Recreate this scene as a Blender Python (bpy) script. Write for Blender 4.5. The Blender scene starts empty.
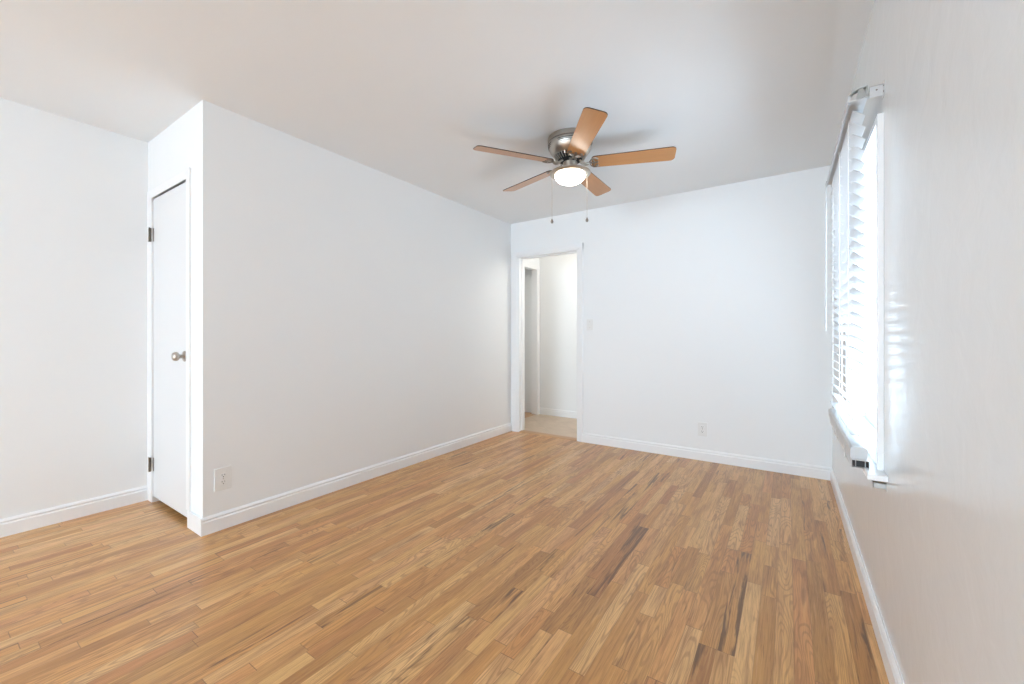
import bpy, bmesh, math, random
from mathutils import Vector, Matrix
sc = bpy.context.scene
C = sc.collection
PI = math.pi

# ------------------------------------------------------------------ camera
cd = bpy.data.cameras.new('camera')
cam = bpy.data.objects.new('camera', cd); C.objects.link(cam); sc.camera = cam
cd.sensor_fit = 'HORIZONTAL'; cd.sensor_width = 36.0
cd.lens = 411.1 / 1024 * 36.0
cd.shift_y = -5.725 / 1024
cd.clip_start = 0.02
cam.location = (0, 0, 1.1152)
cam.rotation_euler = (PI/2, 0, 0.5918)

# ------------------------------------------------------------------ room numbers (metres)
H = 2.44                    # ceiling
XL, XR = -2.721, 0.282      # left (closet) wall face, right (window) wall face
YB = 4.0225                 # back wall face
YA = 0.945                  # face of the closet front wall
XF = -3.632                 # far left wall face
YN = -5.00                  # wall behind the camera
YH = 5.10                   # far wall of the hall
WY0, WY1, WZ0, WZ1 = 1.980, 2.900, 0.672, 1.890     # side window opening
NX0, NX1, NZ0, NZ1 = -2.9, -0.35, 0.55, 2.10     # window behind the camera

# ------------------------------------------------------------------ world (bright overcast sky), exposure
SKY_BACK, SKY_SUN = 19.0, 8.5
w = bpy.data.worlds.new('sky'); sc.world = w; w.use_nodes = True
nt = w.node_tree; nt.nodes.clear()
def wn_(kind, **kw):
    x = nt.nodes.new(kind)
    for k, v in kw.items(): setattr(x, k, v)
    return x
wo = wn_('ShaderNodeOutputWorld'); bg = wn_('ShaderNodeBackground')
tc = wn_('ShaderNodeTexCoord'); sp = wn_('ShaderNodeSeparateXYZ')
rp = wn_('ShaderNodeValToRGB')          # bright pavement below the horizon, cool sky above
nt.links.new(tc.outputs['Generated'], sp.inputs[0]); nt.links.new(sp.outputs['Z'], rp.inputs[0])
rp.color_ramp.elements[0].position = 0.0; rp.color_ramp.elements[0].color = (0.67, 0.83, 0.99, 1)
rp.color_ramp.elements[1].position = 0.08; rp.color_ramp.elements[1].color = (0.73, 0.935, 1.12, 1)
mr = wn_('ShaderNodeMapRange')          # the sky is brighter on the sun's side (+x), behind thin cloud
nt.links.new(sp.outputs['X'], mr.inputs[0])
mr.inputs[1].default_value = 0.1; mr.inputs[2].default_value = 0.7
mr.inputs[3].default_value = SKY_BACK; mr.inputs[4].default_value = SKY_SUN
nt.links.new(rp.outputs[0], bg.inputs[0]); nt.links.new(mr.outputs[0], bg.inputs[1]); nt.links.new(bg.outputs[0], wo.inputs[0])
sc.view_settings.view_transform = 'Standard'
sc.view_settings.look = 'None'
sc.view_settings.gamma = 1.0
sc.view_settings.use_curve_mapping = False
sc.view_settings.exposure = 0.44
sc.cycles.max_bounces = 12; sc.cycles.diffuse_bounces = 8; sc.cycles.glossy_bounces = 4
sc.cycles.transparent_max_bounces = 16
sc.cycles.caustics_reflective = False; sc.cycles.caustics_refractive = False
sc.cycles.sample_clamp_indirect = 6.0

def area(name, loc, rot, sx, sy, energy=0, color=(1, 1, 1), portal=False):
    l = bpy.data.lights.new(name, 'AREA'); l.shape = 'RECTANGLE'; l.size = sx; l.size_y = sy
    l.energy = energy; l.color = color
    if portal: l.cycles.is_portal = True
    o = bpy.data.objects.new(name, l); C.objects.link(o); o.location = loc; o.rotation_euler = rot
    return o
# sky portals in the two window openings (they only steer sky sampling)
area('window_portal', (XR+0.10, (WY0+WY1)/2, (WZ0+WZ1)/2), (0, PI/2, 0), WZ1-WZ0, WY1-WY0, portal=True)
area('window_portal', ((NX0+NX1)/2, YN-0.10, (NZ0+NZ1)/2), (PI/2, 0, 0), NX1-NX0, NZ1-NZ0, portal=True)
# unseen fill lamp added to brighten the hall
HALL = bpy.data.lights.new('hall_fill', 'POINT'); HALL.energy = 13; HALL.color = (1, 0.95, 0.88); HALL.shadow_soft_size = 0.14
ho = bpy.data.objects.new('hall_fill', HALL); C.objects.link(ho); ho.location = (-1.45, 4.55, 2.2)

# ------------------------------------------------------------------ materials
def new_mat(name):
    m = bpy.data.materials.new(name); m.use_nodes = True
    return m, m.node_tree, m.node_tree.nodes['Principled BSDF']
def paint(name, col, rough, bump=0.0, scale=120, lump=0.0, spec=0.5):
    m, t, p = new_mat(name)
    p.inputs['Roughness'].default_value = rough
    p.inputs['Specular IOR Level'].default_value = spec
    geo = t.nodes.new('ShaderNodeNewGeometry')
    n = t.nodes.new('ShaderNodeTexNoise'); n.inputs['Scale'].default_value = 1.3; n.inputs['Detail'].default_value = 3
    t.links.new(geo.outputs['Position'], n.inputs['Vector'])
    mx = t.nodes.new('ShaderNodeMix'); mx.data_type = 'RGBA'
    t.links.new(n.outputs['Fac'], mx.inputs[0])
    mx.inputs[6].default_value = (*[c*0.985 for c in col], 1); mx.inputs[7].default_value = (*col, 1)
    t.links.new(mx.outputs[2], p.inputs['Base Color'])
    if bump:
        b = t.nodes.new('ShaderNodeTexNoise'); b.inputs['Scale'].default_value = scale; b.inputs['Detail'].default_value = 3
        t.links.new(geo.outputs['Position'], b.inputs['Vector'])
        bn = t.nodes.new('ShaderNodeBump'); bn.inputs['Strength'].default_value = bump; bn.inputs['Distance'].default_value = 0.002
        t.links.new(b.outputs['Fac'], bn.inputs['Height']); last = bn
        if lump:
            b2 = t.nodes.new('ShaderNodeTexNoise'); b2.inputs['Scale'].default_value = 9; b2.inputs['Detail'].default_value = 4
            b2.inputs['Distortion'].default_value = 0.6
            t.links.new(geo.outputs['Position'], b2.inputs['Vector'])
            bn2 = t.nodes.new('ShaderNodeBump'); bn2.inputs['Strength'].default_value = lump; bn2.inputs['Distance'].default_value = 0.012
            t.links.new(b2.outputs['Fac'], bn2.inputs['Height']); t.links.new(bn.outputs[0], bn2.inputs['Normal']); last = bn2
        t.links.new(last.outputs[0], p.inputs['Normal'])
    return m
def metal(name, col, rough, scr=0.0):
    m, t, p = new_mat(name)
    p.inputs['Base Color'].default_value = (*col, 1); p.inputs['Metallic'].default_value = 1.0
    p.inputs['Roughness'].default_value = rough
    n = t.nodes.new('ShaderNodeTexNoise'); n.inputs['Scale'].default_value = 40; n.inputs['Detail'].default_value = 4
    tcn = t.nodes.new('ShaderNodeTexCoord'); t.links.new(tcn.outputs['Object'], n.inputs['Vector'])
    r = t.nodes.new('ShaderNodeMapRange'); r.inputs['To Min'].default_value = rough*0.8; r.inputs['To Max'].default_value = rough*1.25
    t.links.new(n.outputs['Fac'], r.inputs['Value']); t.links.new(r.outputs[0], p.inputs['Roughness'])
    return m
M = {}
M['wall'] = paint('wall_paint', (0.845, 0.857, 0.860), 0.55, 0.10, 140, 0.05)
M['wall_gloss'] = paint('wall_paint_window_side', (0.81, 0.835, 0.845), 0.20, 0.05, 60, 0.10)
M['ceiling'] = paint('ceiling_paint', (0.825, 0.845, 0.855), 0.7, 0.15, 120, 0.05)
M['trim'] = paint('trim_paint', (0.86, 0.865, 0.87), 0.30, 0.04, 60)
M['door'] = paint('door_paint', (0.76, 0.77, 0.775), 0.35, 0.05, 60)
M['plastic'] = paint('white_plastic', (0.80, 0.80, 0.785), 0.35)
M['blind'] = paint('blind_white', (0.60, 0.605, 0.61), 0.40)
M['cord'] = paint('blind_cord', (0.85, 0.85, 0.84), 0.8)
M['dark'] = paint('dark_slot', (0.02, 0.02, 0.02), 0.6)
M['nickel'] = metal('brushed_nickel', (0.52, 0.475, 0.42), 0.33)
M['nickel_dark'] = metal('dark_nickel', (0.22, 0.19, 0.17), 0.35)
M['iron'] = metal('antique_nickel', (0.33, 0.28, 0.23), 0.32)
M['steel'] = metal('galvanised_steel', (0.45, 0.45, 0.43), 0.4)
M['bronze'] = metal('aged_hinge', (0.16, 0.13, 0.10), 0.45)
M['brassy'] = metal('worn_brass', (0.55, 0.46, 0.30), 0.4)

def glass_mat():
    m = bpy.data.materials.new('window_glass'); m.use_nodes = True; t = m.node_tree; t.nodes.clear()
    o = t.nodes.new('ShaderNodeOutputMaterial'); a = t.nodes.new('ShaderNodeBsdfTransparent'); g = t.nodes.new('ShaderNodeBsdfGlossy')
    g.inputs['Roughness'].default_value = 0.02
    f0 = t.nodes.new('ShaderNodeFresnel'); f0.inputs['IOR'].default_value = 1.3
    f = t.nodes.new('ShaderNodeMath'); f.operation = 'MULTIPLY'; f.inputs[1].default_value = 0.3; t.links.new(f0.outputs[0], f.inputs[0])
    mx = t.nodes.new('ShaderNodeMixShader'); t.links.new(f.outputs[0], mx.inputs[0])
    t.links.new(a.outputs[0], mx.inputs[1]); t.links.new(g.outputs[0], mx.inputs[2]); t.links.new(mx.outputs[0], o.inputs[0])
    return m
M['glass'] = glass_mat()
def bowl_mat():
    m, t, p = new_mat('lit_frosted_glass')
    p.inputs['Base Color'].default_value = (0.9, 0.88, 0.84, 1); p.inputs['Roughness'].default_value = 0.3
    p.inputs['Emission Color'].default_value = (1.0, 0.93, 0.82, 1); p.inputs['Emission Strength'].default_value = 15.0
    return m
M['bowl'] = bowl_mat()

class G:
    """tiny node-graph helper"""
    def __init__(s, t): s.t = t
    def n(s, kind, **kw):
        x = s.t.nodes.new(kind)
        for k, v in kw.items(): setattr(x, k, v)
        return x
    def put(s, sock, v):
        if isinstance(v, bpy.types.NodeSocket): s.t.links.new(v, sock)
        else: sock.default_value = v
    def m(s, op, a, b=None, c=None, clamp=False):
        x = s.n('ShaderNodeMath', operation=op, use_clamp=clamp)
        s.put(x.inputs[0], a)
        if b is not None: s.put(x.inputs[1], b)
        if c is not None: s.put(x.inputs[2], c)
        return x.outputs[0]
    def xyz(s, a, b, c):
        x = s.n('ShaderNodeCombineXYZ')
        for i, v in enumerate((a, b, c)): s.put(x.inputs[i], v)
        return x.outputs[0]
    def noise(s, vec, scale=1, detail=2, rough=0.5, dist=0):
        x = s.n('ShaderNodeTexNoise'); s.put(x.inputs['Vector'], vec); x.inputs['Scale'].default_value = scale
        x.inputs['Detail'].default_value = detail; x.inputs['Roughness'].default_value = rough; x.inputs['Distortion'].default_value = dist
        return x.outputs['Fac']
    def mix(s, f, a, b, blend='MIX'):
        x = s.n('ShaderNodeMix', data_type='RGBA', blend_type=blend)
        s.put(x.inputs[0], f); s.put(x.inputs[6], a if isinstance(a, bpy.types.NodeSocket) else (*a, 1)); s.put(x.inputs[7], b if isinstance(b, bpy.types.NodeSocket) else (*b, 1))
        return x.outputs[2]
    def ramp(s, v, lo, hi, a=0.0, b=1.0, smooth=True):
        x = s.n('ShaderNodeMapRange'); x.interpolation_type = 'SMOOTHSTEP' if smooth else 'LINEAR'
        s.put(x.inputs[0], v); x.inputs[1].default_value = lo; x.inputs[2].default_value = hi; x.inputs[3].default_value = a; x.inputs[4].default_value = b
        return x.outputs[0]
    def attr(s, name):
        x = s.n('ShaderNodeAttribute', attribute_name=name); return x.outputs['Fac']

PW = 0.0572
def floor_mat():
    m, t, p = new_mat('strip_oak_floor'); g = G(t)
    uv = g.n('ShaderNodeUVMap', uv_map='plank'); s = g.n('ShaderNodeSeparateXYZ'); t.links.new(uv.outputs[0], s.inputs[0])
    u, v = s.outputs[0], s.outputs[1]
    seed, tone, streak, fig, ln = (g.attr(k) for k in ('seed', 'tone', 'streak', 'figure', 'plank_length')); gap = g.attr('gap')
    so = g.m('MULTIPLY', seed, 91.7)
    # plank base tone
    dark, mid, light = (0.345, 0.152, 0.045), (0.660, 0.325, 0.102), (0.800, 0.490, 0.215)
    c = g.mix(g.ramp(tone, 0.0, 0.5, smooth=False), dark, mid)
    c = g.mix(g.ramp(tone, 0.5, 1.0, smooth=False), c, light)
    # some planks pinker, some yellower
    hue = g.m('FRACT', g.m('MULTIPLY', seed, 17.31))
    c = g.mix(g.ramp(hue, 0.55, 1.0, 0, 0.45), c, (0.60, 0.245, 0.095))
    c = g.mix(g.ramp(hue, 0.45, 0.0, 0, 0.40), c, (0.60, 0.335, 0.100))
    # slow mottling along the plank
    mot = g.noise(g.xyz(g.m('MULTIPLY', u, 18), g.m('MULTIPLY', v, 2.2), so), 1, 3, 0.6, 0.4)
    c = g.mix(g.ramp(mot, 0.40, 0.72, 0, 0.55), c, (0.29, 0.125, 0.042))
    # cathedral figure: contours of a stretched noise
    nf = g.noise(g.xyz(g.m('MULTIPLY', u, 13), g.m('MULTIPLY', v, 1.3), g.m('ADD', so, 3.1)), 1, 1.5, 0.4, 0.25)
    ring = g.m('SINE', g.m('MULTIPLY', nf, 150.0))
    ring = g.ramp(ring, 0.15, 1.0)
    c = g.mix(g.m('MULTIPLY', g.m('MULTIPLY', ring, fig), 0.40), c, (0.23, 0.095, 0.032))
    # fine pores
    fine = g.noise(g.xyz(g.m('MULTIPLY', u, 420), g.m('MULTIPLY', v, 9), so), 1, 3, 0.65)
    c = g.mix(g.ramp(fine, 0.48, 0.74, 0, 0.50), c, (0.20, 0.080, 0.028))
    med = g.noise(g.xyz(g.m('MULTIPLY', u, 130), g.m('MULTIPLY', v, 3.2), g.m('ADD', so, 1.3)), 1, 4, 0.6, 0.3)
    c = g.mix(g.ramp(med, 0.46, 0.72, 0, 0.42), c, (0.26, 0.105, 0.034))
    c = g.mix(g.ramp(med, 0.44, 0.28, 0, 0.35), c, (0.78, 0.46, 0.20))
    # dark mineral streaks
    st = g.noise(g.xyz(g.m('MULTIPLY', u, 48), g.m('MULTIPLY', v, 2.6), g.m('ADD', so, 7.7)), 1, 3.5, 0.6, 0.5)
    thr = g.m('SUBTRACT', 0.78, g.m('MULTIPLY', streak, 0.345))
    stm = g.m('MULTIPLY', g.m('SUBTRACT', st, thr), 9.0, clamp=True)
    c = g.mix(g.m('MULTIPLY', stm, 0.80), c, (0.105, 0.048, 0.022))
    # knots
    kn = g.n('ShaderNodeTexVoronoi'); geo = g.n('ShaderNodeNewGeometry'); sg = g.n('ShaderNodeSeparateXYZ'); t.links.new(geo.outputs['Position'], sg.inputs[0])
    g.put(kn.inputs['Vector'], g.xyz(g.m('MULTIPLY', sg.outputs[0], 2.1), g.m('MULTIPLY', sg.outputs[1], 1.1), 0.0)); kn.inputs['Scale'].default_value = 1.0
    c = g.mix(g.ramp(kn.outputs['Distance'], 0.040, 0.016, 0, 0.85), c, (0.07, 0.032, 0.018))
    # seams
    eu = g.m('MINIMUM', u, g.m('SUBTRACT', PW, u)); ev = g.m('MINIMUM', v, g.m('SUBTRACT', ln, v))
    su = g.ramp(eu, 0.0013, 0.0003, 0, g_seam := 0.55); sv = g.ramp(ev, 0.0020, 0.0006, 0, 0.70)
    seam = g.m('MAXIMUM', su, sv)
    seam = g.m('MULTIPLY', seam, g.ramp(hue, 0.0, 1.0, 0.40, 1.0))
    seam = g.m('MAXIMUM', seam, g.m('MULTIPLY', g.ramp(eu, 0.0075, 0.0045, 0, 0.85), gap))
    c = g.mix(seam, c, (0.09, 0.045, 0.025))
    t.links.new(c, p.inputs['Base Color'])
    g.put(p.inputs['Roughness'], g.ramp(fine, 0.3, 0.8, 0.30, 0.44))
    p.inputs['Specular IOR Level'].default_value = 0.5
    p.inputs['Coat Weight'].default_value = 0.22; p.inputs['Coat Roughness'].default_value = 0.26
    b = g.n('ShaderNodeBump'); b.inputs['Strength'].default_value = 0.25; b.inputs['Distance'].default_value = 0.0008
    g.put(b.inputs['Height'], g.m('SUBTRACT', g.m('MULTIPLY', fine, 0.3), seam)); t.links.new(b.outputs[0], p.inputs['Normal'])
    return m
M['floor'] = floor_mat()

def blade_mat():
    m, t, p = new_mat('maple_blade'); g = G(t)
    co = g.n('ShaderNodeTexCoord'); s = g.n('ShaderNodeSeparateXYZ'); t.links.new(co.outputs['Object'], s.inputs[0])
    n1 = g.noise(g.xyz(g.m('MULTIPLY', s.outputs[0], 4), g.m('MULTIPLY', s.outputs[1], 70), 0.0), 1, 3, 0.6, 0.3)
    c = g.mix(n1, (0.44, 0.192, 0.060), (0.54, 0.258, 0.088))
    t.links.new(c, p.inputs['Base Color']); p.inputs['Roughness'].default_value = 0.30
    p.inputs['Coat Weight'].default_value = 0.25; p.inputs['Coat Roughness'].default_value = 0.25
    return m
M['blade'] = blade_mat()
M['blade_edge'] = paint('walnut_edge', (0.045, 0.028, 0.020), 0.4)
def tile_mat():
    m, t, p = new_mat('hall_tile'); g = G(t)
    geo = g.n('ShaderNodeNewGeometry'); s = g.n('ShaderNodeSeparateXYZ'); t.links.new(geo.outputs['Position'], s.inputs[0])
    x, y = s.outputs[0], s.outputs[1]
    n1 = g.noise(geo.outputs['Position'], 7, 5, 0.65, 0.5)
    c = g.mix(n1, (0.40, 0.29, 0.20), (0.66, 0.53, 0.40))
    a = g.m('MULTIPLY', g.m('ADD', x, y), 0.7071/0.30); b = g.m('MULTIPLY', g.m('SUBTRACT', x, y), 0.7071/0.30)
    la = g.m('ABSOLUTE', g.m('SUBTRACT', g.m('FRACT', a), 0.5)); lb = g.m('ABSOLUTE', g.m('SUBTRACT', g.m('FRACT', b), 0.5))
    ln = g.ramp(g.m('MINIMUM', la, lb), 0.012, 0.006, 0, 0.5)
    c = g.mix(ln, c, (0.36, 0.29, 0.22))
    t.links.new(c, p.inputs['Base Color']); p.inputs['Roughness'].default_value = 0.4
    return m
M['tile'] = tile_mat()
def oak_plain():
    m, t, p = new_mat('oak_threshold'); g = G(t)
    geo = g.n('ShaderNodeNewGeometry'); s = g.n('ShaderNodeSeparateXYZ'); t.links.new(geo.outputs['Position'], s.inputs[0])
    n1 = g.noise(g.xyz(g.m('MULTIPLY', s.outputs[0], 6), g.m('MULTIPLY', s.outputs[1], 160), 0.0), 1, 3, 0.6)
    t.links.new(g.mix(n1, (0.36, 0.19, 0.09), (0.55, 0.33, 0.17)), p.inputs['Base Color']); p.inputs['Roughness'].default_value = 0.4
    return m
M['oak'] = oak_plain()

# ------------------------------------------------------------------ mesh helpers
def link(name, bm, mats, parent=None, smooth=False, bevel=0.0):
    me = bpy.data.meshes.new(name)
    bmesh.ops.recalc_face_normals(bm, faces=bm.faces[:])
    bm.to_mesh(me); bm.free()
    if not isinstance(mats, (list, tuple)): mats = [mats]
    for x in mats: me.materials.append(x)
    o = bpy.data.objects.new(name, me); C.objects.link(o)
    if parent: o.parent = parent
    if smooth:
        for f in me.polygons: f.use_smooth = True
        me.set_sharp_from_angle(angle=math.radians(38))
    if bevel:
        b = o.modifiers.new('bevel', 'BEVEL'); b.width = bevel; b.segments = 2; b.limit_method = 'ANGLE'
    return o
def box(bm, x0, x1, y0, y1, z0, z1, mi=0, mat=None):
    vs = [bm.verts.new((x, y, z)) for x in (x0, x1) for y in (y0, y1) for z in (z0, z1)]
    if mat is not None:
        for v in vs: v.co = mat @ v.co
    F = []
    for q in ((0,1,3,2), (4,6,7,5), (0,4,5,1), (2,3,7,6), (0,2,6,4), (1,5,7,3)):
        f = bm.faces.new([vs[i] for i in q]); f.material_index = mi; F.append(f)
    return F
def boxes(*bs):
    bm = bmesh.new()
    for b in bs: box(bm, *b)
    return bm
def prism(bm, pts, ax, a, b, mi=0):
    """polygon pts extruded along axis ax ('x','y','z') from a to b; pts are the two other coordinates in order"""
    def P(p, t): return {'x': (t, p[0], p[1]), 'y': (p[0], t, p[1]), 'z': (p[0], p[1], t)}[ax]
    A = [bm.verts.new(P(p, a)) for p in pts]; B = [bm.verts.new(P(p, b)) for p in pts]
    n = len(pts); fs = [bm.faces.new(A), bm.faces.new(B[::-1])]
    for i in range(n): fs.append(bm.faces.new((A[i], A[(i+1) % n], B[(i+1) % n], B[i])))
    for f in fs: f.material_index = mi
def lathe(bm, prof, seg=48, mat=None, mi=0):
    """prof: list of (r, z) revolved round z"""
    rings = []
    for r, z in prof:
        if r < 1e-6: rings.append([bm.verts.new((0, 0, z))])
        else: rings.append([bm.verts.new((r*math.cos(2*PI*i/seg), r*math.sin(2*PI*i/seg), z)) for i in range(seg)])
    for a, b in zip(rings, rings[1:]):
        for i in range(seg):
            j = (i+1) % seg
            q = [a[i % len(a)], a[j % len(a)], b[j % len(b)], b[i % len(b)]]
            q = list(dict.fromkeys(q))
            if len(q) > 2:
                f = bm.faces.new(q); f.material_index = mi
    if mat is not None:
        for rr in rings:
            for v in rr: v.co = mat @ v.co
def tube(bm, pts, r, seg=8, mi=0):
    pts = [Vector(p) for p in pts]; rings = []
    for i, p in enumerate(pts):
        d = (pts[min(i+1, len(pts)-1)] - pts[max(i-1, 0)]).normalized()
        u = d.orthogonal().normalized() if i == 0 else (u - d*(u.dot(d))).normalized()
        v = d.cross(u); rr = r[i] if isinstance(r, (list, tuple)) else r
        rings.append([bm.verts.new(p + rr*(math.cos(2*PI*k/seg)*u + math.sin(2*PI*k/seg)*v)) for k in range(seg)])
    for a, b in zip(rings, rings[1:]):
        for k in range(seg): bm.faces.new((a[k], a[(k+1) % seg], b[(k+1) % seg], b[k])).material_index = mi
    bm.faces.new(rings[0][::-1]).material_index = mi; bm.faces.new(rings[-1]).material_index = mi
def thing(name, label, cat, loc=(0, 0, 0), rotz=0, group=None):
    o = bpy.data.objects.new(name, None); C.objects.link(o); o.empty_display_size = 0.05
    o.location = loc; o.rotation_euler = (0, 0, rotz); o['label'] = label; o['category'] = cat
    if group: o['group'] = group
    return o
def struct(name, bm, m, label=None, cat=None, bevel=0.0, smooth=False):
    o = link(name, bm, m, smooth=smooth, bevel=bevel); o['kind'] = 'structure'
    if label: o['label'] = label; o['category'] = cat
    return o

# ------------------------------------------------------------------ floor: one mesh, one face per strip
random.seed(11)
# strips whose look the photograph shows: (x, y0, y1, tone, streak, figure)
SPECIAL = [
    (-0.735, 1.36, 1.78, 0.30, 0.75, 0.5), (-0.98, 1.92, 2.95, 0.40, 0.62, 0.2), (-0.675, 1.66, 2.42, 0.12, 1.00, 0.2),
    (-0.735, 1.78, 2.60, 0.18, 0.70, 0.3), (-1.01, 1.28, 1.52, 0.40, 0.75, 0.3), (-0.225, 1.25, 1.62, 0.35, 0.75, 0.6),
    (-0.195, 1.62, 2.43, 0.45, 0.80, 0.4), (0.125, 2.9, 3.70, 0.35, 0.70, 0.2), (0.165, 2.25, 3.1, 0.32, 0.72, 0.2),
    (-0.075, 3.36, 3.93, 0.22, 0.40, 0.3), (0.24, 1.70, 2.30, 0.20, 0.72, 0.2), (-0.83, 3.25, 3.95, 0.35, 0.66, 0.2),
    (-1.545, 1.04, 1.68, 0.97, 0.0, 1.0), (-1.49, 1.20, 1.72, 0.88, 0.0, 1.0), (-0.50, 1.80, 2.72, 0.50, 0.1, 1.0),
    (-0.11, 1.35, 2.15, 0.92, 0.0, 0.5), (-0.02, 1.50, 2.66, 0.70, 0.15, 0.8), (-0.82, 1.18, 1.47, 0.42, 0.62, 0.8),
    (-1.35, 1.57, 1.87, 0.28, 0.25, 0.2), (-0.98, 1.70, 1.92, 0.36, 0.62, 0.3), (-2.10, -0.35, 0.541, 0.22, 0.35, 0.2),
    (-2.15, -0.6, 0.36, 0.72, 0.1, 0.2), (-0.56, 1.25, 2.02, 0.85, 0.0, 1.0), (-0.39, 1.30, 1.95, 0.60, 0.0, 0.9),
    (-2.43, 0.90, 1.32, 0.42, 0.45, 0.2, 0.5), (-2.675, -0.35, 0.30, 0.50, 0.2, 0.2, 1.0), (-3.01, 0.15, 0.62, 0.50, 0.2, 0.2, 0.7), (-2.375, 0.35, 0.90, 0.60, 0.2, 0.2, 0.6), (-0.02, 2.66, 3.4, 0.78, 0.0, 1.0), (-0.33, 2.3, 3.2, 0.80, 0.0, 1.0),
    (-0.27, 2.43, 3.1, 0.85, 0.0, 1.0), (-0.44, 2.72, 3.5, 0.75, 0.0, 0.4), (0.05, 1.5, 2.5, 0.55, 0.2, 0.9),
    (0.07, 2.5, 3.9, 0.62, 0.1, 0.3)]
bm = bmesh.new(); uvl = bm.loops.layers.uv.new('plank')
LAY = {k: bm.faces.layers.float.new(k) for k in ('seed', 'tone', 'streak', 'figure', 'plank_length', 'gap')}
def plank(x0, x1, y0, y1, tone, streak, fig, gap=0.0):
    vs = [bm.verts.new(p) for p in ((x0, y0, 0), (x1, y0, 0), (x1, y1, 0), (x0, y1, 0))]
    f = bm.faces.new(vs)
    du = PW - (x1 - x0)
    for l, q in zip(f.loops, ((du, 0), (PW, 0), (PW, y1-y0), (du, y1-y0))): l[uvl].uv = q
    f[LAY['seed']] = random.random(); f[LAY['tone']] = tone; f[LAY['streak']] = streak; f[LAY['figure']] = fig
    f[LAY['plank_length']] = y1 - y0; f[LAY['gap']] = gap
def auto(x0, x1, y0, y1):
    """fill a run with strips of random length"""
    y = y0
    while y < y1 - 1e-6:
        L = random.choice((0.28, 0.4, 0.55, 0.7, 0.85, 1.1))*random.uniform(0.8, 1.15)
        e = y1 if y1 - (y + L) < 0.2 else y + L
        tone = min(0.97, max(0.12, random.gauss(0.61, 0.21)))
        r = random.random(); streak = 0.05 if r < 0.30 else (random.uniform(0.2, 0.5) if r < 0.75 else random.uniform(0.5, 0.75))
        fig = random.random()**2 if random.random() < 0.65 else 1.0
        plank(x0, x1, y, e, tone, streak, fig); y = e
nrow = int(math.ceil((XR + 0.02 - (XF - 0.02))/PW))
for i in range(nrow):
    x1 = XR + 0.02 - i*PW; x0 = x1 - PW
    if x1 > XL - 0.15: y_end = YB + 0.02
    else: y_end = 4.0
    sp_ = sorted([s for s in SPECIAL if x0 <= s[0] < x1], key=lambda s: s[1])
    y = YN - random.random()*0.3
    for s in sp_:
        a = max(s[1], y)
        if s[2] - a < 0.05: continue
        if a > y + 0.02: auto(x0, x1, y, a)
        else: a = y
        plank(x0, x1, a, s[2], *s[3:]); y = s[2]
    auto(x0, x1, y, y_end)
fl = link('floor', bm, M['floor']); fl['kind'] = 'structure'
struct('floor_slab', boxes((XF-0.1, XR+0.12, YN-0.12, YH+0.1, -0.08, -0.002)), M['wall'])
struct('floor_hall', boxes((-4.0, -1.0, YB+0.055, YH, -0.002, 0.004)), M['tile'])
# wood threshold under the doorway
bm = bmesh.new()
prism(bm, [(YB-0.010, 0.0), (YB+0.0, 0.007), (YB+0.045, 0.011), (YB+0.085, 0.009), (YB+0.095, 0.003), (YB+0.095, 0.0)], 'x', -2.60, -1.869)
struct('trim_2', bm, M['oak'])

# ------------------------------------------------------------------ walls and ceiling
T = 0.11
struct('ceiling', boxes((XF-0.4, XR+0.12, YN-0.12, YH+0.12, H, H+0.1)), M['ceiling'])
struct('wall_left', boxes((XL-T, XL, YA+T, YB, 0, H)), M['wall'])
struct('wall_far_left', boxes((XF-T, XF, YN, YB, 0, H)), M['wall'])
DX0, DX1, DZ = -3.548, -2.932, 2.045       # closet door opening
struct('wall_closet', boxes((XF, DX0, YA, YA+T, 0, H), (DX1, XL, YA, YA+T, 0, H), (DX0, DX1, YA, YA+T, DZ+0.022, H)), M['wall'])
OX0, OX1, OZ = -2.60, -1.869, 2.03         # doorway to the hall
struct('wall_back', boxes((XF-T, OX0-0.018, YB, YB+T, 0, H), (OX1+0.018, XR, YB, YB+T, 0, H), (OX0-0.018, OX1+0.018, YB, YB+T, OZ+0.018, H)), M['wall'])
struct('wall_right', boxes((XR, XR+T, YN, WY0, 0, H), (XR, XR+T, WY1, YB+T, 0, H), (XR, XR+T, WY0, WY1, 0, WZ0), (XR, XR+T, WY0, WY1, WZ1, H)), M['wall_gloss'])
struct('wall_near', boxes((XF-T, NX0, YN-T, YN, 0, H), (NX1, XR+T, YN-T, YN, 0, H), (NX0, NX1, YN-T, YN, 0, NZ0), (NX0, NX1, YN-T, YN, NZ1, H)), M['wall'])
# unseen wall added to block the +x sky from the window behind the camera
struct('wall_sky_blocker', boxes((XR+T+0.02, XR+T+0.2, YN-4.5, YN-T, -0.1, 3.2)), M['wall'])
# hall shell
HX = -2.955
struct('wall_hall_far', boxes((-4.0, -1.0, YH, YH+T, 0, H)), M['wall'])
struct('wall_hall_left', boxes((HX-0.09, HX, 5.03, YH, 0, H), (HX-0.09, HX, YB+T, 4.30, 0, H), (HX-0.09, HX, 4.30, 5.03, 2.06, H)), M['wall'])
struct('wall_hall_right', boxes((-1.0, -0.9, YB+T, YH, 0, H)), M['wall'])
struct('wall_hall_recess', boxes((-3.30, -3.22, YB+T, YH, 0, H)), M['wall'])
struct('floor_recess', boxes((-3.22, HX-0.02, YB+T, YH, 0.004, 0.007)), M['oak'])

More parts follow.
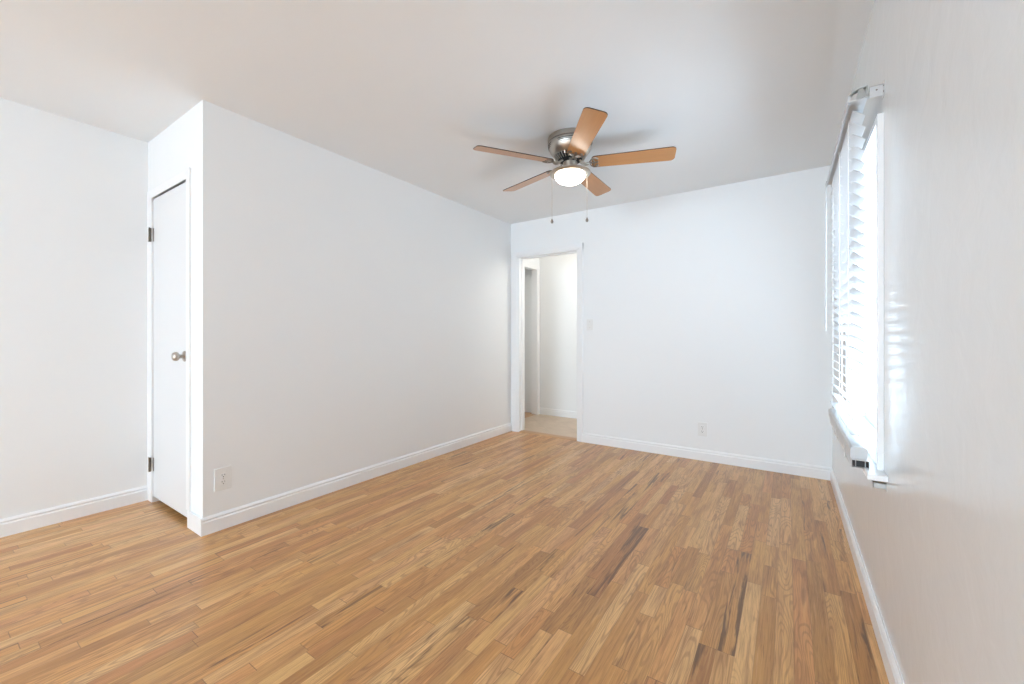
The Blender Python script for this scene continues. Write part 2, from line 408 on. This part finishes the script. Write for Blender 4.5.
# ------------------------------------------------------------------ baseboards
BP = [(0, 0), (.013, 0), (.013, .069), (.0095, .074), (.0085, .078), (.0120, .083), (.0115, .088), (.0075, .093), (.0045, .098), (0, .098)]
def base_board(name, ax, a, b, face, sgn):
    bm = bmesh.new(); prism(bm, [(face + sgn*p[0], p[1]) for p in BP], ax, a, b)
    return struct(name, bm, M['trim'])
base_board('baseboard_left', 'y', YA-0.0125, YB, XL, 1)
base_board('baseboard_back', 'x', OX1+0.07, XR, YB, -1)
base_board('baseboard_right', 'y', YN, YB, XR, -1)
base_board('baseboard_far_left', 'y', YN, YA, XF, 1)
base_board('baseboard_hall', 'x', HX, -1.0, YH, -1)
base_board('baseboard_near', 'x', XF, XR, YN, 1)
struct('baseboard_closet', boxes((DX1+0.022, XL, YA-0.0125, YA, 0, 0.099)), M['trim'], bevel=0.0015)

# ------------------------------------------------------------------ closet door
bm = boxes((DX0+0.008, DX1-0.006, YA+0.003, YA+0.038, 0.040, DZ-0.010))
d1 = struct('door_1', bm, M['door'], bevel=0.0015)
d1['label'] = 'plain white closet door with a round knob, set in the side of the jutting wall'; d1['category'] = 'door'
bm = boxes((DX1-0.002, DX1+0.046, YA-0.011, YA, 0.099, DZ+0.052), (XF, DX0+0.002, YA-0.006, YA, 0.0, DZ+0.052), (DX0+0.002, DX1-0.002, YA-0.006, YA, DZ-0.001, DZ+0.052))
link('door_casing', bm, M['trim'], d1, bevel=0.0015)
bm = boxes((DX0-0.001, DX0+0.004, YA, YA+T, 0, DZ), (DX1-0.003, DX1+0.001, YA, YA+T, 0, DZ), (DX0, DX1, YA, YA+T, DZ+0.018, DZ+0.023),
           (DX0, DX0+0.014, YA+0.042, YA+0.06, 0, DZ), (DX1-0.014, DX1, YA+0.042, YA+0.06, 0, DZ))
link('door_jamb', bm, M['trim'], d1)
for hz in (1.795, 0.256):
    hb = bmesh.new()
    box(hb, DX0-0.030, DX0-0.003, YA-0.0135, YA-0.0108, hz-0.044, hz+0.044)
    box(hb, DX0+0.009, DX0+0.020, YA+0.0015, YA+0.0042, hz-0.044, hz+0.044)
    hinge = link('hinge', hb, M['bronze'], d1)
    kb = bmesh.new()
    tube(kb, [(DX0+0.002, YA-0.015, hz-0.047), (DX0+0.002, YA-0.015, hz-0.017)], 0.0058, 10)
    tube(kb, [(DX0+0.002, YA-0.015, hz-0.016), (DX0+0.002, YA-0.015, hz+0.016)], 0.0058, 10)
    tube(kb, [(DX0+0.002, YA-0.015, hz+0.017), (DX0+0.002, YA-0.015, hz+0.047)], 0.0058, 10)
    box(kb, DX0-0.024, DX0+0.001, YA-0.0150, YA-0.0136, hz-0.044, hz-0.016)
    box(kb, DX0-0.024, DX0+0.001, YA-0.0150, YA-0.0136, hz-0.012, hz+0.012)
    box(kb, DX0-0.024, DX0+0.001, YA-0.0150, YA-0.0136, hz+0.016, hz+0.044)
    link('hinge_knuckle', kb, M['bronze'], hinge, smooth=True)
RK = Matrix.Translation((-2.992, YA+0.0045, 0.996)) @ Matrix.Rotation(PI/2, 4, 'X')   # local z -> world -y
bm = bmesh.new()
lathe(bm, [(0, 0), (.031, 0), (.0325, .003), (.030, .007), (.020, .010), (.0125, .013), (.0115, .020), (.012, .026), (.0165, .030), (.0235, .035),
           (.0268, .042), (.0272, .048), (.0250, .055), (.0195, .0605), (.011, .0635), (0, .0645)], 40, RK)
link('door_knob', bm, M['nickel'], d1, smooth=True)

# ------------------------------------------------------------------ doorway to the hall: casing and jamb
bm = bmesh.new()
def casing_prof(o, i, s=1):   # outer, inner coordinate, face depth profile
    d = 1 if i > o else -1
    return [(o, YB), (o, YB-.015), (o+d*.010, YB-.0165), (i-d*.022, YB-.0125), (i-d*.018, YB-.009), (i-d*.006, YB-.009), (i, YB-.0065), (i, YB)]
prism(bm, casing_prof(-2.692, -2.612), 'z', 0, OZ+0.070)
prism(bm, casing_prof(-1.797, -1.862), 'z', 0, OZ+0.070)
prism(bm, [(YB, OZ+.070), (YB-.015, OZ+.070), (YB-.0165, OZ+.060), (YB-.0125, OZ+.022), (YB-.009, OZ+.018), (YB-.009, OZ+.006), (YB-.0065, OZ+0.004), (YB, OZ+0.004)], 'x', -2.692, -1.797)
struct('trim_1', bm, M['trim'])
bm = boxes((OX0-0.016, OX0, YB-0.004, YB+T+0.004, 0, OZ), (OX1, OX1+0.016, YB-0.004, YB+T+0.004, 0, OZ), (OX0-0.016, OX1+0.016, YB-0.004, YB+T+0.004, OZ, OZ+0.016),
           (OX0, OX0+0.010, YB+0.045, YB+0.080, 0, OZ), (OX1-0.010, OX1, YB+0.045, YB+0.080, 0, OZ), (OX0, OX1, YB+0.045, YB+0.080, OZ-0.010, OZ))
struct('trim_3', bm, M['trim'])
# casing round the opening in the hall's left wall
bm = boxes((HX, HX+0.012, 5.025, 5.085, 0, 2.12), (HX, HX+0.012, 4.24, 4.305, 0, 2.12), (HX, HX+0.012, 4.305, 5.025, 2.055, 2.12), (HX-0.085, HX, 5.022, 5.030, 0, 2.06))
struct('trim_4', bm, M['trim'])

# ------------------------------------------------------------------ side window
wc = (WY0, WY1, WZ0, WZ1)
bm = boxes((XR+0.062, XR+0.105, WY0, WY0+0.035, WZ0, WZ1), (XR+0.062, XR+0.105, WY1-0.035, WY1, WZ0, WZ1),
           (XR+0.062, XR+0.105, WY0+0.035, WY1-0.035, WZ0, WZ0+0.035), (XR+0.062, XR+0.105, WY0+0.035, WY1-0.035, WZ1-0.035, WZ1))
wn = struct('window_1', bm, M['trim'], bevel=0.002)
wn['label'] = 'white double hung window behind the blind in the right wall'; wn['category'] = 'window'
zm = (WZ0+WZ1)/2
for nm, za, zb, xo in (('lower_sash', WZ0+0.036, zm+0.02, 0.064), ('upper_sash', zm-0.02, WZ1-0.036, 0.084)):
    a, b = WY0+0.036, WY1-0.036
    bm = boxes((XR+xo, XR+xo+0.018, a, a+0.035, za, zb), (XR+xo, XR+xo+0.018, b-0.035, b, za, zb), (XR+xo, XR+xo+0.018, a+0.035, b-0.035, za, za+0.04), (XR+xo, XR+xo+0.018, a+0.035, b-0.035, zb-0.035, zb))
    sash = link(nm, bm, M['trim'], wn, bevel=0.0015)
    link('pane', boxes((XR+xo+0.007, XR+xo+0.010, a+0.034, b-0.034, za+0.039, zb-0.034)), M['glass'], sash)
CY0, CY1, CZ1 = 1.950, 2.930, 1.912
bm = boxes((XR-0.018, XR, CY0, WY0, 0.638, CZ1), (XR-0.018, XR, WY1, CY1, 0.638, CZ1), (XR-0.018, XR, WY0, WY1, WZ1-0.004, CZ1))
link('window_casing', bm, M['trim'], wn, bevel=0.002)
bm = boxes((XR-0.055, XR, CY0-0.080, CY1+0.06, 0.618, 0.638), (XR, XR+0.060, WY0, WY1, 0.6735, 0.679), (XR-0.012, XR, WY0, WY1, 0.638, 0.679))
link('window_stool', bm, M['trim'], wn, bevel=0.003)
# window behind the camera
bm = bmesh.new()
for xa in (NX0, (NX0+NX1)/2-0.03, NX1-0.06): box(bm, xa, xa+0.06, YN-0.08, YN-0.03, NZ0, NZ1)
box(bm, NX0, NX1, YN-0.08, YN-0.03, NZ0, NZ0+0.05); box(bm, NX0, NX1, YN-0.08, YN-0.03, NZ1-0.05, NZ1)
w2 = struct('window_2', bm, M['trim'])

# ------------------------------------------------------------------ blind
BX = 0.218; BY0, BY1 = 1.990, 2.935
bl = thing('window_blind', 'white slatted blind with tilted slats hanging in front of the right wall window', 'blind', (BX, (BY0+BY1)/2, 1.995))
def bpart(name, bm, m, par=None, **k):
    off = Vector((BX, (BY0+BY1)/2, 1.995))
    for v in bm.verts: v.co -= off
    return link(name, bm, m, par or bl, **k)
# headrail: open U channel
bm = bmesh.new()
prism(bm, [(0.187, 1.978), (0.238, 1.978), (0.238, 2.014), (0.2345, 2.014), (0.2345, 1.981), (0.1905, 1.981), (0.1905, 2.000), (0.187, 2.000)], 'y', 1.950, BY1+0.02)
hr = bpart('headrail', bm, M['blind'])
bm = bmesh.new(); box(bm, 0.1815, 0.1865, 1.940, BY1+0.03, 1.972, 1.998)
bpart('valance', bm, M['blind'], bevel=0.0015)
def bracket(y, s):
    bm = bmesh.new()
    # curved top strap over the channel
    pts = [(0.1825, 1.976), (0.1822, 1.994), (0.188, 2.003), (0.199, 2.011), (0.215, 2.017), (0.236, 2.020)]
    low = [(p[0]+0.0022, p[1]-0.0026) for p in pts]
    prism(bm, pts + low[::-1], 'y', y, y + s*0.022)
    # folded tab inside and rear plate
    prism(bm, [(0.2130, 2.0155), (0.2250, 2.0155), (0.2385, 1.984), (0.2060, 1.981)], 'y', y+s*0.004, y+s*0.006)
    prism(bm, [(0.2335, 2.020), (0.2370, 2.020), (0.2440, 1.980), (0.2405, 1.980)], 'y', y-s*0.001, y+s*0.022)
    b = bpart('headrail_bracket', bm, M['steel'])
    bm = bmesh.new()
    box(bm, 0.2440, XR-0.002, y+s*0.001, y+s*0.003, 1.972, 2.012); box(bm, XR-0.002, XR, y-s*0.014, y+s*0.022, 1.968, 2.016)
    box(bm, 0.2440, XR-0.002, y+s*0.001, y+s*0.022, 2.010, 2.012)
    pl = bpart('bracket_plate', bm, M['blind'], b)
    for zz in (1.982, 2.002):
        bm = bmesh.new(); lathe(bm, [(0, 0.002), (.0022, .0015), (.003, 0)], 10, Matrix.Translation((XR-0.002, y-s*0.007, zz)) @ Matrix.Rotation(-PI/2, 4, 'Y'))
        bpart('screw', bm, M['nickel_dark'], b)
    bm = bmesh.new()
    lathe(bm, [(0, 0.0015), (.0025, .001), (.003, 0)], 10, Matrix.Translation((0.262, y+s*0.001, 1.996)) @ Matrix.Rotation(PI/2*s, 4, 'X'))
    bpart('screw', bm, M['nickel_dark'], b)
bracket(1.945, 1); bracket(BY1+0.028, -1)
# slats, front edge tilted up
SW, PITCH, Z0 = 0.0225, 0.0441, 1.9457
bm = bmesh.new(); NS = 28
tilt = []
for k in range(NS):
    a = math.radians(37) if k < NS-3 else math.radians((34, 24, 10)[k-(NS-3)])
    z = Z0 - k*PITCH - (0.0 if k < NS-3 else (0.002, 0.005, 0.012)[k-(NS-3)])
    tilt.append((z, a))
    prof = []
    for q in range(7):     # slightly crowned slat
        s = -1 + q/3; prof.append((s*SW, 0.0012 + 0.0018*(1-s*s)))
    prof += [(s*SW, -0.0012 + 0.0018*(1-s*s)) for s in (1, 0.5, 0, -0.5, -1)]
    pts = [(BX + x*math.cos(a) + zz*math.sin(a), z - x*math.sin(a) + zz*math.cos(a)) for x, zz in prof]
    prism(bm, pts, 'y', BY0, BY1)
bpart('slats', bm, M['blind'], smooth=True)
for y in (2.12, 2.46, 2.80):
    bm = bmesh.new()
    for sx in (-1, 1):
        for dy in (-0.006, 0.006):
            pts = [(BX + sx*0.8*SW, y+dy, 1.980)] + [(BX + sx*(SW+0.0012)*math.cos(a), y+dy, z - sx*SW*math.sin(a)) for z, a in tilt] + [(BX+sx*SW, y+dy, 0.712)]
            tube(bm, pts, 0.0009, 5)
    for z, a in tilt:
        for dy in (-0.006, 0.006):
            tube(bm, [(BX - SW*math.cos(a), y+dy, z + SW*math.sin(a)-0.002), (BX + SW*math.cos(a), y+dy, z - SW*math.sin(a)-0.002)], 0.0006, 4)
    bpart('ladder_cord', bm, M['cord'])
# bottom rail with an open end
bm = bmesh.new(); prism(bm, [(0.190, 0.664), (0.238, 0.664), (0.240, 0.672), (0.240, 0.700), (0.234, 0.708), (0.196, 0.708), (0.189, 0.700), (0.189, 0.672)], 'y', 1.962, BY1+0.005)
br = bpart('bottom_rail', bm, M['blind'], bevel=0.0015)
bm = bmesh.new()
for x0, x1, z0, z1 in ((0.193, 0.243, 0.6625, 0.664), (0.193, 0.243, 0.636, 0.6375), (0.193, 0.1942, 0.6375, 0.6625), (0.2418, 0.243, 0.6375, 0.6625)):
    box(bm, x0, x1, 1.945, BY1+0.005, z0, z1)
bpart('rail_channel', bm, M['blind'], br)
bm = bmesh.new()
box(bm, 0.1944, 0.2416, 1.958, 1.962, 0.6377, 0.6623); bpart('channel_shade', bm, M['dark'], br)  # dark plate stands in for the shade inside the hollow channel
bm = bmesh.new()
for x in (0.204, 0.231):
    bm = bmesh.new(); box(bm, x, x+0.0014, 1.947, 1.958, 0.6377, 0.6623)
    bpart('channel_rib', bm, M['blind'], br)
for y in (2.12, 2.46, 2.80):
    bm = bmesh.new(); lathe(bm, [(0, -0.006), (.004, -0.005), (.005, 0), (.0, 0.0)], 12, Matrix.Translation((0.205, y, 0.6405)))
    tube(bm, [(0.188, y, 0.70), (0.186, y, 0.665), (0.188, y, 0.632)], 0.0011, 5)
    bpart('cord_button', bm, M['cord'], br)
bm = bmesh.new(); tube(bm, [(0.1755, 2.900, 1.955), (0.1750, 2.900, 1.15)], 0.0042, 8)
tw = bpart('tilt_wand', bm, M['blind'], smooth=True)
bm = bmesh.new(); tube(bm, [(0.1865, 2.900, 1.985), (0.178, 2.900, 1.984), (0.1755, 2.900, 1.972), (0.1755, 2.900, 1.950)], 0.0018, 6)
bpart('wand_hook', bm, M['steel'], tw)

# hold-down bracket under the sill
mb = thing('mounting_bracket', 'small bare metal bracket screwed to the right wall just below the window sill', 'bracket', (XR, 1.915, 0.590))
bm = boxes((-0.0015, 0, -0.012, 0.016, -0.014, 0.014), (-0.034, -0.0015, -0.004, -0.0025, -0.006, 0.012), (-0.034, -0.0015, -0.004, 0.014, 0.0105, 0.012), (-0.034, -0.0325, -0.004, 0.014, -0.006, 0.012))
link('bracket_body', bm, M['steel'], mb)
bm = bmesh.new(); tube(bm, [(-0.003, 0.003, 0.0), (-0.017, 0.003, -0.003)], [0.0035, 0.0022], 8)
link('screw', bm, M['nickel_dark'], mb, smooth=True)

# ------------------------------------------------------------------ outlets and switch
def rbox(bm, cx, cz, w, h, r, y0, y1, mi=0, seg=5, inset=0.0):
    pts = []
    for sx, sz, a0 in ((1, 1, 0), (-1, 1, PI/2), (-1, -1, PI), (1, -1, 3*PI/2)):
        for q in range(seg+1):
            a = a0 + q/seg*PI/2; pts.append((cx + sx*(w/2-r) + r*math.cos(a), cz + sz*(h/2-r) + r*math.sin(a)))
    prism(bm, pts, 'y', y0, y1, mi)
def outlet(name, label, loc, rotz, pw, ph):
    """built facing local -y, plate centred on the origin"""
    t = thing(name, label, 'outlet', loc, rotz, 'wall outlets')
    bm = bmesh.new(); rbox(bm, 0, 0, pw, ph, 0.005, -0.0065, 0); link('cover_plate', bm, M['plastic'], t, bevel=0.002)
    for zc in (0.0195, -0.0195):
        bm = bmesh.new(); rbox(bm, 0, zc, 0.033, 0.028, 0.010, -0.009, -0.006)
        rc = link('receptacle', bm, M['plastic'], t, bevel=0.0007)
        bm = bmesh.new(); box(bm, -0.0078, -0.0056, -0.0093, -0.0085, zc-0.001, zc+0.0085); link('slot', bm, M['dark'], rc)
        bm = bmesh.new(); box(bm, 0.0056, 0.0078, -0.0093, -0.0085, zc+0.0002, zc+0.0078); link('slot', bm, M['dark'], rc)
        bm = bmesh.new(); rbox(bm, 0, zc-0.0075, 0.0056, 0.0056, 0.0027, -0.0093, -0.0085); link('ground_slot', bm, M['dark'], rc)
    bm = bmesh.new(); lathe(bm, [(0, .0012), (.0025, .001), (.0035, 0)], 12, Matrix.Translation((0, -0.0064, 0)) @ Matrix.Rotation(PI/2, 4, 'X'))
    link('screw', bm, M['nickel'], t)
    return t
outlet('wall_outlet', 'white duplex outlet low on the long left wall near its jutting corner', (XL, 1.0425, 0.291), PI/2, 0.088, 0.130)
outlet('wall_outlet', 'white duplex outlet low on the back wall, right of the doorway', (-0.640, YB, 0.280), 0, 0.078, 0.122)
t = thing('light_switch', 'white toggle light switch on the back wall beside the doorway', 'light switch', (-1.722, YB, 1.236), 0)
bm = bmesh.new(); rbox(bm, 0, 0, 0.070, 0.116, 0.004, -0.006, 0); link('cover_plate', bm, M['plastic'], t, bevel=0.002)
bm = bmesh.new(); rbox(bm, 0, 0, 0.012, 0.026, 0.001, -0.0075, -0.005); prism(bm, [(-0.007, -0.006), (-0.007, 0.006), (-0.017, 0.012), (-0.019, 0.006)], 'x', -0.0035, 0.0035)
link('toggle', bm, M['plastic'], t, bevel=0.0006)
for z in (-0.030, 0.030):
    bm = bmesh.new(); lathe(bm, [(0, .0012), (.0025, .001), (.0035, 0)], 12, Matrix.Translation((0, -0.0060, z)) @ Matrix.Rotation(PI/2, 4, 'X'))
    link('screw', bm, M['nickel'], t)

# ------------------------------------------------------------------ ceiling fan
FX, FY = -1.214, 2.504
fan = thing('ceiling_fan', 'brushed nickel ceiling fan with five light wood blades and a lit glass bowl', 'ceiling fan', (FX, FY, H))
bm = bmesh.new()
lathe(bm, [(0, 0), (.147, 0), (.149, -.004), (.149, -.030), (.145, -.034), (.1452, -.038), (.1450, -.052), (.1405, -.072), (.1310, -.092), (.1190, -.108), (.110, -.116), (.106, -.118), (0, -.118)], 72)
mh = link('motor_housing', bm, M['nickel'], fan, smooth=True)
bm = bmesh.new(); lathe(bm, [(.1475, -.0335), (.1483, -.0335), (.1483, -.0368), (.1475, -.0368)], 72)
link('housing_band', bm, M['nickel_dark'], mh)
for grp in range(5):
    for row, half in enumerate((0.44, 0.38, 0.28)):
        bm = bmesh.new(); a0 = math.radians(-74) + grp*2*PI/5; z = -.0500 - row*.0095; rr = (.1455, .1438, .1415)[row]
        cs = []
        for q in range(13):
            a = a0 + (q/6 - 1)*half; hh = .0021 if 0 < q < 12 else .0008
            cs.append([bm.verts.new(((rr+d)*math.cos(a), (rr+d)*math.sin(a), z+e)) for d, e in ((-.003, -hh), (.0010, -hh), (.0010, hh), (-.003, hh))])
        for p_, q_ in zip(cs, cs[1:]):
            for i in range(4): bm.faces.new((p_[i], p_[(i+1) % 4], q_[(i+1) % 4], q_[i]))
        bm.faces.new(cs[0]); bm.faces.new(cs[-1][::-1])
        link('vent_slot', bm, M['dark'], mh)
# finned ring and dark hub beneath the housing
bm = bmesh.new()
lathe(bm, [(0, -.117), (.098, -.117), (.094, -.128), (.072, -.150), (.050, -.160), (0, -.160)], 60)
hub = link('rotor', bm, M['dark'], fan, smooth=True)
bm = bmesh.new()
for q in range(30):
    a = q*2*PI/30; R_ = Matrix.Rotation(a, 4, 'Z')
    vs = [R_ @ Vector(p) for p in ((.108, -.0025, -.116), (.108, .0025, -.116), (.100, .0025, -.136), (.100, -.0025, -.136), (.080, -.0025, -.148), (.080, .0025, -.148), (.088, 0, -.120))]
    v = [bm.verts.new(x) for x in vs]
    for f in ((0,1,2,3), (3,2,5,4), (0,3,4,6), (1,6,5,2), (0,6,1)): bm.faces.new([v[i] for i in f])
link('rotor_fins', bm, M['nickel'], hub)
# blades and their irons
ZB = -0.171
T0 = 0.970 + PI
PIT = math.radians(-13)
def blade_outline():
    pts = []
    r0, r1, w0, w1 = 0.142, 0.6625, 0.056, 0.066
    for cx, cy, a0, rr in ((r1-0.028, -w1+0.028, -PI/2, 0.028), (r1-0.028, w1-0.028, 0, 0.028), (r0+0.026, w0-0.026, PI/2, 0.026), (r0+0.026, -w0+0.026, PI, 0.026)):
        for q in range(7): a = a0 + q/6*PI/2; pts.append((cx + rr*math.cos(a), cy + rr*math.sin(a)))
    return pts
def blade_mesh():
    bm = bmesh.new(); pts = blade_outline(); th = 0.0055
    A = [bm.verts.new((x, y, -th/2)) for x, y in pts]; B = [bm.verts.new((x, y, th/2)) for x, y in pts]
    bm.faces.new(A[::-1]).material_index = 0; bm.faces.new(B).material_index = 1
    n = len(pts)
    for i in range(n): bm.faces.new((A[i], A[(i+1) % n], B[(i+1) % n], B[i])).material_index = 1
    return bm
def iron_mesh():
    bm = bmesh.new()
    # openwork plate under the blade root: three lobes joined by curved ribs
    tube(bm, [(0.158, 0, -.004), (0.170, .030, -.006), (0.184, .044, -.006), (0.205, .046, -.006), (0.214, .038, -.006)], 0.0045, 8)
    tube(bm, [(0.158, 0, -.004), (0.170, -.030, -.006), (0.184, -.044, -.006), (0.205, -.046, -.006), (0.214, -.038, -.006)], 0.0045, 8)
    tube(bm, [(0.158, 0, -.005), (0.190, 0, -.006), (0.214, 0, -.006)], 0.0055, 8)
    tube(bm, [(0.178, -.038, -.006), (0.190, -.020, -.006), (0.186, 0, -.006), (0.190, .020, -.006), (0.178, .038, -.006)], 0.004, 8)
    for y in (-.034, 0, .034): lathe(bm, [(0, -.011), (.006, -.0105), (.009, -.007), (.009, -.003), (0, -.003)], 16, Matrix.Translation((.210, y, 0)))
    bmesh.ops.translate(bm, vec=(-0.031, 0, 0), verts=bm.verts)
    return bm
def arm_mesh():
    bm = bmesh.new()
    for s in (-1, 1):
        tube(bm, [(0.066, s*.016, .012), (0.088, s*.018, -.004), (0.100, s*.016, -.011), (0.116, s*.009, -.010), (0.130, s*.002, -.004)], [.007, .0065, .006, .006, .006], 10)
    return bm
bl0 = link('blade', blade_mesh(), [M['blade'], M['blade_edge']], fan)
ir0 = link('blade_iron', iron_mesh(), M['iron'], bl0, smooth=True)
am0 = link('blade_arm', arm_mesh(), M['nickel'], fan, smooth=True)
for i in range(5):
    if i == 0: b, r_, a_ = bl0, ir0, am0
    else:
        b = bl0.copy(); r_ = ir0.copy(); a_ = am0.copy()
        for o in (b, r_, a_): C.objects.link(o)
        b.parent = fan; r_.parent = b; a_.parent = fan
    R_ = Matrix.Rotation(T0 + i*2*PI/5, 4, 'Z')
    b.matrix_local = Matrix.Translation((0, 0, ZB)) @ R_ @ Matrix.Rotation(PIT, 4, 'X')
    a_.matrix_local = Matrix.Translation((0, 0, ZB)) @ R_
# switch cup, fitter pan, glass bowl
bm = bmesh.new()
lathe(bm, [(0, -.158), (.044, -.158), (.048, -.163), (.048, -.200), (.054, -.206), (.056, -.212), (0, -.212)], 48)
link('switch_cup', bm, M['nickel'], fan, smooth=True)
bm = bmesh.new()
lathe(bm, [(.045, -.206), (.070, -.210), (.105, -.219), (.130, -.228), (.136, -.233), (.136, -.238), (.130, -.243), (.112, -.247), (.1035, -.2475), (.102, -.243), (.045, -.220)], 64)
link('light_fitter', bm, M['nickel'], fan, smooth=True)
bm = bmesh.new()
lathe(bm, [(.097, -.238), (.100, -.245), (.1005, -.250)] + [(.1005*math.cos(a), -.250 - .055*math.sin(a)) for a in [q*PI/2/12 for q in range(1, 12)]] + [(0, -.305)], 56)
link('glass_bowl', bm, M['bowl'], fan, smooth=True)
rv = Vector((math.cos(.5918), math.sin(.5918), 0)); fv = Vector((-math.sin(.5918), math.cos(.5918), 0))
for s, zb in ((-1, -.562), (0.87, -.552)):
    p = rv*(0.124*s) - fv*0.03
    bm = bmesh.new()
    tube(bm, [(p.x, p.y, -.236), (p.x, p.y, zb+.012)], 0.0011, 6)
    z = -.245
    while z > zb + 0.014:
        lathe(bm, [(0, .0016), (.0017, 0), (0, -.0016)], 6, Matrix.Translation((p.x, p.y, z))); z -= .006
    ch = link('pull_chain', bm, M['nickel'], fan)
    bm = bmesh.new(); lathe(bm, [(0, .016), (.003, .015), (.0045, .008), (.0085, .001), (.0095, -.006), (.007, -.013), (0, -.016)], 16, Matrix.Translation((p.x, p.y, zb)))
    link('pull_knob', bm, M['nickel_dark'], ch, smooth=True)
